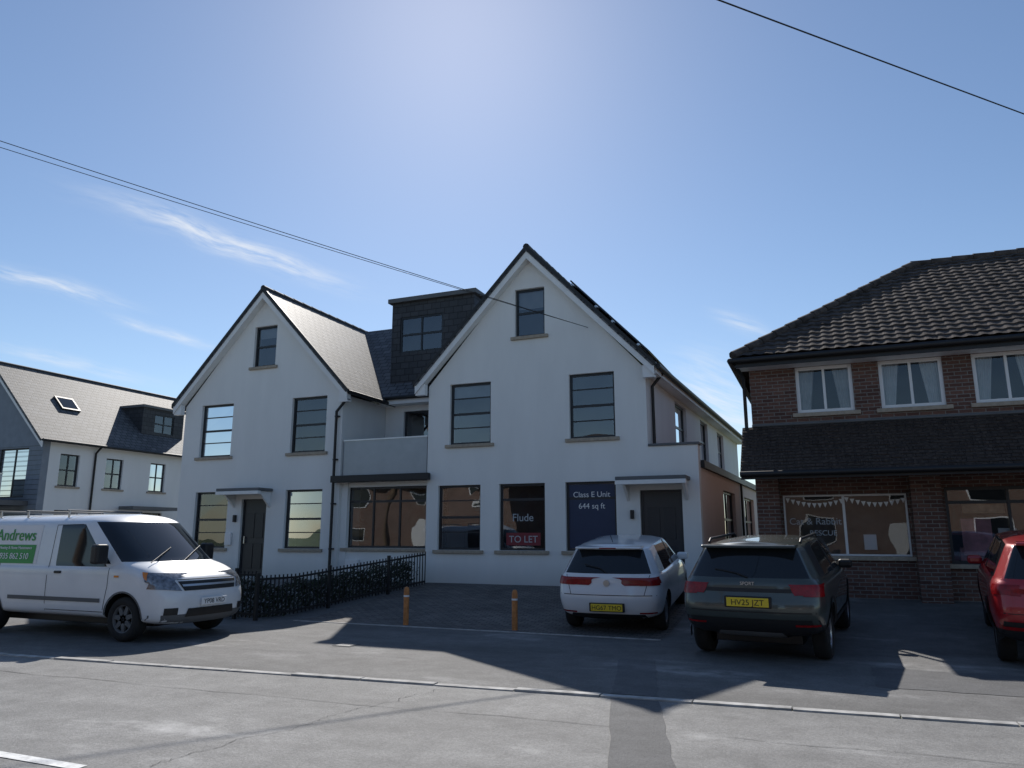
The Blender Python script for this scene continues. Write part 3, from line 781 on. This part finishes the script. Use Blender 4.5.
def hatch_rows(sx=1,w=.875,zs=1,z0=0,boxy=0,tw=1):
    mid=[-.95,-.1,.02,.85]
    rr=[
     ([-1.80,-1.79,-1.75,-1.5]+mid+[1.45,1.70,1.8,1.82],(.24,.2,.2),0,0),
     ([-1.90,-1.89,-1.83,-1.55]+mid+[1.48,1.78,1.9,1.93],(.26,.2,.2),.83,0),
     ([-2.01,-2.0,-1.92,-1.62]+mid+[1.55,1.88,2.0,2.03],(.40,.34,.32),.875,0),
     ([-2.05,-2.04,-1.95,-1.66]+mid+[1.55,1.88,2.02,2.05],(.62,.60,.52),.90,0),
     ([-1.99,-1.98,-1.90,-1.68]+mid+[1.46,1.78,1.95,1.98],(.84,.82,.70),.885,0),
     ([-1.98,-1.97,-1.89,-1.67]+mid+[1.2,1.45,1.58,1.6],(.93,.92,.86),.865,0),
     ([-1.95,-1.94,-1.86,-1.62,-1.08,-.12,.0,.74,.88,1.02,1.08,1.1],(.99,.96,.97),.82,1),
     ([-1.70,-1.69,-1.63,-1.44,-1.02,-.16,-.06,.12,.2,.29,.33,.34],(1.37,1.40,1.375),.64*tw,1),
     ([-1.62,-1.61,-1.53,-1.35,-.95,-.15,-.05,.05,.1,.18,.22,.23],(1.435,1.46,1.435),.46*tw,1),
     ([-1.60,-1.58,-1.50,-1.3,-.9,-.15,-.05,.0,.05,.12,.15,.16],(1.45,1.475,1.45),0,1)]
    out=[]
    for i,(xs,z,wy,k) in enumerate(rr):
        xs=list(xs)
        if boxy and i>=7:
            for j in range(4): xs[j]-=boxy*(1 if i==7 else 1.1)
        out.append(([x*sx for x in xs],tuple(z0+q*zs for q in z),wy*w/.875,k))
    return out
def mirrors(g,x,y,z,mt):
    for sd in (1,-1):
        lb('door_mirror',x-.07,x+.07,y if sd>0 else -y-.2,y+.2 if sd>0 else -y,z-.06,z+.07,mt,g,.04)
def plate(g,txt,x,z,mt,w=.26,h=.055,rear=True,rec=True):
    sg=-1 if rear else 1
    if rec: box('plate_recess',min(x,x-sg*.05),max(x,x-sg*.05),-w-.03,w+.03,z-h-.015,z+h+.015,M['black'],g,.01)
    box('number_plate',min(x,x+sg*.012),max(x,x+sg*.012),-w,w,z-h,z+h,mt,g,.004)
    text('plate_text',txt,.10,(x+sg*.014,0,z-.035),M['black'],g,rot=(R(90),0,R(-90 if rear else 90)))
def ground_fit(cy,wr,wf):
    zr,zf=gz(cy+wr),gz(cy+wf); p=math.atan((zf-zr)/(wf-wr))
    return zr-wr*math.tan(p)*1.0+.014, -p

wp=simple('white_car_paint',(.80,.81,.82),.3,var=.01,coat=1)
zc,pt=ground_fit(14.08,-1.20,1.25)
g,decal,ring,bvh=vehicle('white_hatchback_car',hatch_rows(.955,.868,.985,0,-.03),wp,(-3.42,14.08,zc),R(92),pt,(0,1,4,6,8,9,10),(-1.20,1.25),.305,.868,darkrows=(0,))
for sd in (1,-1):
    decal('tail_light',[(-4,sd*.54,.80),(-4,sd*.84,.80),(-4,sd*.82,.925),(-4,sd*.54,.915)],(1,0,0),M['tail'],.01)
    decal('tail_light',[(-1.90,sd*3,.80),(-1.66,sd*3,.83),(-1.68,sd*3,.91),(-1.88,sd*3,.925)],(0,-sd,0),M['tail'],.01)
    decal('reflector',[(-4,sd*.52,.36),(-4,sd*.78,.36),(-4,sd*.78,.385),(-4,sd*.52,.385)],(1,0,0),M['tail'],.008,6,1)
decal('lower_bumper',[(-4,-.66,.25),(-4,.66,.25),(-4,.6,.35),(-4,-.6,.35)],(1,0,0),M['black'],.006)
decal('bumper_gap',[(-4,-.8,.645),(-4,.8,.645),(-4,.8,.657),(-4,-.8,.657)],(1,0,0),M['black'],.003,20,1)
for sd in (1,-1): decal('hatch_gap',[(-4,sd*.60,.65),(-4,sd*.61,.65),(-4,sd*.70,.96),(-4,sd*.69,.96)],(1,0,0),M['black'],.003,1,12)
plate(g,'HG67 TMO',-1.965,.46,M['yel'])
lb('roof_spoiler',-1.72,-1.45,-.56,.56,1.362,1.398,wp,g,.018)
lb('high_brake_light',-1.725,-1.71,-.14,.14,1.369,1.387,M['tail'],g,.002)
tube('rear_wiper',[(-1.87,0,1.0),(-1.82,.12,1.07),(-1.78,.38,1.12)],.009,M['black'],g)
vs=[(-1.925,.05*math.cos(i*math.pi/12),.84+.05*math.sin(i*math.pi/12)) for i in range(24)]
mesh('badge',vs+[( -1.87,v[1],v[2]) for v in vs],[tuple(range(24))]+[(i,(i+1)%24,24+(i+1)%24,24+i) for i in range(24)],M['steel'],g,M4=Matrix.Identity(4))
mirrors(g,.70,.79,.99,wp)
seam(decal,[(-.02,.28),(-.04,.92)]); seam(decal,[(.88,.35),(.84,.88)]); seam(decal,[(-.89,.66),(-1.01,.92)])
for sd in (1,-1):
    lb('door_handle',-.22,-.06,sd*.856-.015,sd*.856+.015,.79,.82,wp,g,.01); lb('door_handle',-.96,-.80,sd*.856-.015,sd*.856+.015,.80,.83,wp,g,.01)
tube('aerial',[(-1.3,0,1.44),(-1.45,0,1.56)],.006,M['black'],g)

gp=simple('dark_green_car_paint',(.06,.073,.066),.32,.2,var=.02,coat=.9)
zc,pt=ground_fit(12.33,-1.30,1.36)
g,decal,ring,bvh=vehicle('dark_green_suv',hatch_rows(1.065,.895,.975,.10,.04),gp,(-.74,12.33,zc),R(84),pt,(0,1,4,6,8,9,10),(-1.30,1.36),.335,.89,darkrows=(0,1),spokes=6,pillarblack=(5,3))
for sd in (1,-1):
    decal('tail_light',[(-4,sd*.66,.86),(-4,sd*.88,.85),(-4,sd*.87,1.00),(-4,sd*.66,.96)],(1,0,0),M['tail'],.012)
    decal('tail_light',[(-2.1,sd*3,.87),(-1.86,sd*3,.92),(-1.86,sd*3,.99),(-2.08,sd*3,1.0)],(0,-sd,0),M['tail'],.012)
    decal('reflector',[(-4,sd*.55,.50),(-4,sd*.82,.50),(-4,sd*.82,.525),(-4,sd*.55,.525)],(1,0,0),M['tail'],.012,6,1)
    for wx in (-1.30,1.36): ring('wheel_arch_cladding',wx,sd,.37,.45,R(-12),R(192),M['black'])
    tube('roof_rail',[(-1.5,sd*.60,1.49),(-1.4,sd*.60,1.535),(.1,sd*.60,1.545),(.25,sd*.60,1.49)],.018,M['black'],g)
    decal('sill_cladding',[(-.95,sd*3,.33),(.95,sd*3,.33),(.95,sd*3,.48),(-.95,sd*3,.48)],(0,-sd,0),M['black'],.01)
decal('tailgate_trim',[(-4,-.65,.90),(-4,.65,.90),(-4,.65,.945),(-4,-.65,.945)],(1,0,0),M['black'],.008,10,1)
decal('bumper_black',[(-4,-.86,.34),(-4,.86,.34),(-4,.82,.58),(-4,-.82,.58)],(1,0,0),M['black'],.008,16,6)
decal('skid_plate',[(-4,-.45,.34),(-4,.45,.34),(-4,.38,.42),(-4,-.38,.42)],(1,0,0),M['lead'],.014)
plate(g,'HV25 JZT',-2.18,.78,M['yel'])
lb('roof_spoiler',-1.98,-1.70,-.60,.60,1.44,1.478,gp,g,.018)
tube('rear_wiper',[(-2.08,0,1.08),(-2.045,.15,1.13),(-2.0,.42,1.17)],.01,M['black'],g)
mirrors(g,.78,.83,1.06,M['black'])
seam(decal,[(-.02,.5),(-.04,1.0)]); seam(decal,[(.96,.55),(.92,.98)]); seam(decal,[(-.98,.75),(-1.1,1.0)])
for sd in (1,-1):
    lb('door_handle',-.25,-.07,sd*.885-.015,sd*.885+.015,.88,.91,gp,g,.01); lb('door_handle',-1.05,-.88,sd*.885-.015,sd*.885+.015,.89,.92,gp,g,.01)
decal('hatch_gap',[(-4,-.8,.655),(-4,.8,.655),(-4,.8,.668),(-4,-.8,.668)],(1,0,0),M['black'],.003,20,1)
text('tailgate_lettering','SPORT',.06,(-2.12,0,.985),M['steel'],g,rot=(R(90),0,R(-90)),ext=.002)

rp=simple('red_car_paint',(.38,.012,.018),.3,.1,var=.02,coat=.9)
zc,pt=ground_fit(12.9,-1.30,1.36)
g,decal,ring,bvh=vehicle('red_suv',hatch_rows(1.06,.90,1.04,.06,.0),rp,(2.98,12.9,zc),R(83),pt,(0,1,3,4,6,8,9,10),(-1.30,1.36),.34,.90,darkrows=(0,1),spokes=5)
for sd in (1,-1):
    decal('tail_light',[(-4,sd*.55,.93),(-4,sd*.88,.90),(-4,sd*.86,1.02),(-4,sd*.55,.98)],(1,0,0),M['tail'],.012)
    decal('tail_light',[(-2.08,sd*3,.90),(-1.84,sd*3,.96),(-1.84,sd*3,1.01),(-2.05,sd*3,1.03)],(0,-sd,0),M['tail'],.012)
    for wx in (-1.30,1.36): ring('wheel_arch_cladding',wx,sd,.38,.45,R(-12),R(192),M['black'])
    decal('reflector',[(-4,sd*.6,.50),(-4,sd*.84,.50),(-4,sd*.84,.54),(-4,sd*.6,.54)],(1,0,0),M['tail'],.012,6,1)
    lb('door_handle',-.25,-.07,sd*.888-.015,sd*.888+.015,.93,.96,rp,g,.01)
decal('bumper_black',[(-4,-.84,.32),(-4,.84,.32),(-4,.8,.60),(-4,-.8,.60)],(1,0,0),M['black'],.008,16,6)
plate(g,'GX21 KLM',-2.175,.78,M['yel'])
lb('roof_spoiler',-1.95,-1.66,-.58,.58,1.49,1.53,rp,g,.018)
mirrors(g,.78,.84,1.08,rp)
seam(decal,[(-.02,.5),(-.04,1.02)]); seam(decal,[(.96,.55),(.92,1.0)])
decal('hatch_gap',[(-4,-.8,.69),(-4,.8,.69),(-4,.8,.70),(-4,-.8,.70)],(1,0,0),M['black'],.003,20,1)

# white van
vp=simple('white_van_paint',(.76,.78,.80),.35,var=.03,coat=.6)
mid=[-1.55,-.30,-.12,1.15]
vr=[
 ([-2.2,-2.2,-2.18,-1.9]+mid+[1.85,2.05,2.15,2.18],(.35,.30,.24),0,0),
 ([-2.30,-2.3,-2.25,-1.95]+mid+[1.9,2.15,2.26,2.28],(.36,.30,.24),.90,0),
 ([-2.38,-2.38,-2.33,-2.0]+mid+[1.95,2.22,2.34,2.36],(.48,.42,.36),.94,0),
 ([-2.39,-2.39,-2.35,-2.05]+mid+[1.94,2.22,2.34,2.36],(.80,.75,.66),.955,0),
 ([-2.39,-2.39,-2.35,-2.05]+mid+[1.86,2.12,2.24,2.27],(1.0,.98,.92),.955,0),
 ([-2.39,-2.39,-2.35,-2.05]+mid+[1.58,1.84,1.96,1.99],(1.08,1.06,1.08),.95,0),
 ([-2.38,-2.38,-2.34,-2.05,-1.55,-.30,-.10,1.12,1.34,1.58,1.70,1.74],(1.14,1.08,1.16),.93,1),
 ([-2.34,-2.34,-2.29,-2.0,-1.5,-.30,-.12,.42,.60,.80,.90,.93],(1.78,1.76,1.80),.86,1),
 ([-2.30,-2.29,-2.24,-1.9,-1.45,-.3,-.12,.30,.44,.60,.70,.73],(1.91,1.91,1.91),.72,1),
 ([-2.28,-2.27,-2.2,-1.85,-1.4,-.3,-.12,.25,.35,.48,.55,.58],(1.94,1.945,1.935),0,1)]
YLv=[0,.6,.95,1,1,1,1,1,.995,.90,.55,0]; YUv=[0,.6,.95,1,1,1,1,1,.955,.83,.45,0]
g,decal,ring,bvh=vehicle('white_panel_van',vr,vp,(-11.42,9.45,.012),R(0),0,(6,8,9,10),(-1.62,1.49),.33,.945,darkrows=(0,),pillarblack=(),rimmat=M['lead'],spokes=7,YL=YLv,YU=YUv,crease=.7)
for sd in (1,-1):
    decal('headlight',[(4,sd*.56,.74),(4,sd*.92,.78),(4,sd*.88,1.02),(4,sd*.66,.92)],(-1,0,0),M['lens'],.01)
    decal('headlight',[(2.22,sd*3,.78),(1.90,sd*3,.88),(1.80,sd*3,1.02),(2.16,sd*3,.99)],(0,-sd,0),M['lens'],.01)
    decal('indicator',[(1.93,sd*3,.90),(1.88,sd*3,.92),(1.80,sd*3,1.02),(1.88,sd*3,1.01)],(0,-sd,0),M['amber'],.014)
    decal('fog_light',[(4,sd*.62,.40),(4,sd*.80,.40),(4,sd*.80,.50),(4,sd*.62,.50)],(-1,0,0),M['black'],.01)
    decal('rubbing_strip',[(-1.1,sd*3,.56),(1.02,sd*3,.56),(1.02,sd*3,.62),(-1.1,sd*3,.62)],(0,-sd,0),M['lead'],.012,20,1)
    decal('side_repeater',[(1.28,sd*3,.94),(1.38,sd*3,.94),(1.38,sd*3,.97),(1.28,sd*3,.97)],(0,-sd,0),M['amber'],.008,3,1)
    decal('quarter_light',[(.98,sd*3,1.14),(1.14,sd*3,1.14),(.98,sd*3,1.30),(.94,sd*3,1.34)],(0,-sd,0),M['cglass'],.004)
    for wx in (-1.62,1.49): ring('wheel_arch_lip',wx,sd,.375,.40,R(0),R(180),M['lead'],.006)
    lb('door_mirror',1.0,1.16,.98 if sd>0 else -1.2,1.2 if sd>0 else -.98,1.14,1.44,M['black'],g,.04)
    tube('mirror_arm',[(1.05,sd*.9,1.16),(1.08,sd*1.05,1.2)],.03,M['black'],g)
    lb('door_handle',-.05,.1,sd*.955-.02,sd*.955+.02,.98,1.02,M['black'],g,.01)
    for x in (-1.9,-1.2,-.2): tube('roof_rack_foot',[(x,sd*.7,1.84),(x,sd*.7,1.98)],.018,M['steel'],g)
for x in (-1.9,-1.2,-.2): tube('roof_rack_bar',[(x,-.74,1.98),(x,.74,1.98)],.015,M['lead'],g)
decal('grille',[(4,-.52,.74),(4,.52,.74),(4,.60,.88),(4,-.60,.88)],(-1,0,0),M['black'],.008)
decal('bumper_grey',[(4,-.88,.26),(4,.88,.26),(4,.90,.40),(4,-.90,.40)],(-1,0,0),M['lead'],.006,20,4)
decal('lower_grille',[(4,-.5,.36),(4,.5,.36),(4,.46,.48),(4,-.46,.48)],(-1,0,0),M['black'],.012)
decal('grille_strip',[(4,-.54,.80),(4,.54,.80),(4,.55,.83),(4,-.55,.83)],(-1,0,0),M['steel'],.02,10,1)
plate(g,'YP08 VRD',2.385,.57,M['wht'],rear=False,rec=False)
decal('bonnet_edge_gap',[(4,-.60,.90),(4,.60,.90),(4,.60,.91),(4,-.60,.91)],(-1,0,0),M['black'],.004,14,1)
seam(decal,[(-.22,.40),(-.22,1.74)],wd=.012); seam(decal,[(1.08,.45),(1.15,.8),(1.15,1.08)],wd=.012); seam(decal,[(-.22,1.74),(.38,1.75)],wd=.01)
seam(decal,[(-1.42,.45),(-1.42,1.74)],wd=.012); seam(decal,[(-.22,.42),(1.08,.42)],wd=.01)
for sd in (-1,):
    decal('sign_panel',[(-2.2,sd*3,1.12),(-.55,sd*3,1.12),(-.55,sd*3,1.74),(-2.2,sd*3,1.74)],(0,-sd,0),M['wht'],.004)
    decal('sign_panel_green',[(-1.75,sd*3,1.12),(-.62,sd*3,1.12),(-.62,sd*3,1.42),(-1.75,sd*3,1.42)],(0,-sd,0),M['green'],.009)
def sidetext(s,size,x,z,mt):
    h=bvh.ray_cast(Vector((x,-3,z+size*.35)),Vector((0,1,0)))
    n=h[1]; tl=math.atan2(n.z,-n.y) if n.y<0 else math.atan2(-n.z,n.y)
    y=h[0].y-.014-abs(math.tan(tl))*size*.35
    text('sign_text',s,size,(x,y,z),mt,g,rot=(R(90)-tl,0,0),ext=.003,M4=Matrix.Identity(4))
sidetext('Andrews',.27,-1.16,1.49,M['green']); sidetext('Gas, Heating & Home Maintenance',.066,-1.18,1.35,M['wht']); sidetext('07935 862 510',.14,-1.18,1.19,M['wht'])
tube('wiper',[(1.78,-.1,1.17),(1.45,.55,1.40)],.008,M['black'],g); tube('wiper',[(1.74,-.7,1.16),(1.48,-.1,1.38)],.008,M['black'],g)

# ---------------------------------------------------------------- sky, sun, camera
S=Vector((-.406,.778,.721)).normalized()
elev=math.asin(S.z); az=math.atan2(S.x,S.y)
W=bpy.data.worlds.new('World'); sc.world=W; W.use_nodes=True; nt=W.node_tree
bg=nt.nodes['Background']; bg.inputs[1].default_value=.112
sky=N(nt,'ShaderNodeTexSky'); sky.sky_type='NISHITA'; sky.sun_disc=False; sky.sun_elevation=elev; sky.sun_rotation=az
sky.air_density=1.0; sky.dust_density=.2; sky.ozone_density=3.2
tc=N(nt,'ShaderNodeTexCoord'); D=tc.outputs['Generated']
def vm(op,a,b=None):
    n=N(nt,'ShaderNodeVectorMath',operation=op)
    for i,v in enumerate((a,b)):
        if v is None: continue
        if hasattr(v,'links'): L(nt,v,n.inputs[i])
        else: n.inputs[i].default_value=v
    return n.outputs['Value' if op=='DOT_PRODUCT' else 'Vector']
def mt(op,a,b=0,c=None,clamp=False):
    n=N(nt,'ShaderNodeMath',operation=op); n.use_clamp=clamp
    for i,v in enumerate((a,b,c)):
        if v is None: continue
        if hasattr(v,'links'): L(nt,v,n.inputs[i])
        else: n.inputs[i].default_value=v
    return n.outputs[0]
T0=(Vector((-.556,.765,.322))-Vector((-.745,.55,.388))).normalized(); B0=Vector((-.66,.66,.36)).normalized().cross(T0).normalized()
s0=vm('DOT_PRODUCT',D,tuple(T0)); r0=vm('DOT_PRODUCT',D,tuple(B0))
wn=N(nt,'ShaderNodeTexNoise'); wn.inputs['Scale'].default_value=7; wn.inputs['Detail'].default_value=2; L(nt,D,wn.inputs['Vector'])
warp=mt('SUBTRACT',wn.outputs['Fac'],.5)
cb=N(nt,'ShaderNodeCombineXYZ'); L(nt,mt('MULTIPLY',mt('ADD',s0,mt('MULTIPLY',r0,1.5)),14),cb.inputs[0]); L(nt,mt('MULTIPLY',mt('ADD',r0,mt('MULTIPLY',warp,.03)),90),cb.inputs[1])
n2=N(nt,'ShaderNodeTexNoise'); n2.inputs['Scale'].default_value=1; n2.inputs['Detail'].default_value=5; n2.inputs['Roughness'].default_value=.62; L(nt,cb.outputs[0],n2.inputs['Vector'])
streak=mt('MULTIPLY',mt('SUBTRACT',n2.outputs['Fac'],.36),3.6,clamp=True)
total=None
for (p,q,wd,amt) in [((-.735,.565,.382),(-.560,.762,.322),.014,1.0),((-.84,.47,.289),(-.75,.60,.27),.009,.8),((-.76,.60,.252),(-.69,.685,.230),.006,.7),((-.11,.953,.283),(-.045,.967,.247),.010,.6),((-.16,.965,.215),(-.05,.99,.12),.040,.7),((-.84,.50,.205),(-.74,.64,.180),.008,.5),((-.86,.48,.16),(-.70,.69,.14),.010,.4)]:
    p=Vector(p);q=Vector(q);c=(p+q)/2;T=(q-p).normalized();B=c.normalized().cross(T).normalized();Lh=(q-p).length/2
    d=vm('SUBTRACT',D,tuple(c))
    s=vm('DOT_PRODUCT',d,tuple(T)); r=mt('ADD',vm('DOT_PRODUCT',d,tuple(B)),mt('MULTIPLY',warp,wd*2.2))
    e=mt('ADD',mt('POWER',mt('ABSOLUTE',mt('DIVIDE',s,Lh)),2.6),mt('POWER',mt('ABSOLUTE',mt('DIVIDE',r,wd)),2))
    fac=mt('MULTIPLY',mt('EXPONENT',mt('MULTIPLY',e,-1.3)),amt)
    total=fac if total is None else mt('ADD',total,fac)
tot=mt('MULTIPLY',mt('MULTIPLY',total,streak),.85,clamp=True)
mx=nt.nodes.new('ShaderNodeMix'); mx.data_type='RGBA'; L(nt,tot,mx.inputs[0]); L(nt,sky.outputs[0],mx.inputs[6]); mx.inputs[7].default_value=(7.8,8.1,8.5,1)
L(nt,mx.outputs[2],bg.inputs[0])
sun=bpy.data.lights.new('sun','SUN'); sun.energy=4.8; sun.angle=R(.5); sun.color=(1,.95,.88)
so=bpy.data.objects.new('sun',sun); COL.objects.link(so); so.rotation_euler=S.to_track_quat('Z','Y').to_euler()
cam=bpy.data.cameras.new('camera'); cam.sensor_width=36; cam.lens=26; cam.clip_end=6000
co=bpy.data.objects.new('camera',cam); COL.objects.link(co); co.location=(0,0,1.6); co.rotation_euler=(R(90+11.5),0,R(22.5)); sc.camera=co
sc.view_settings.view_transform='Standard'; sc.view_settings.look='None'; sc.view_settings.exposure=0
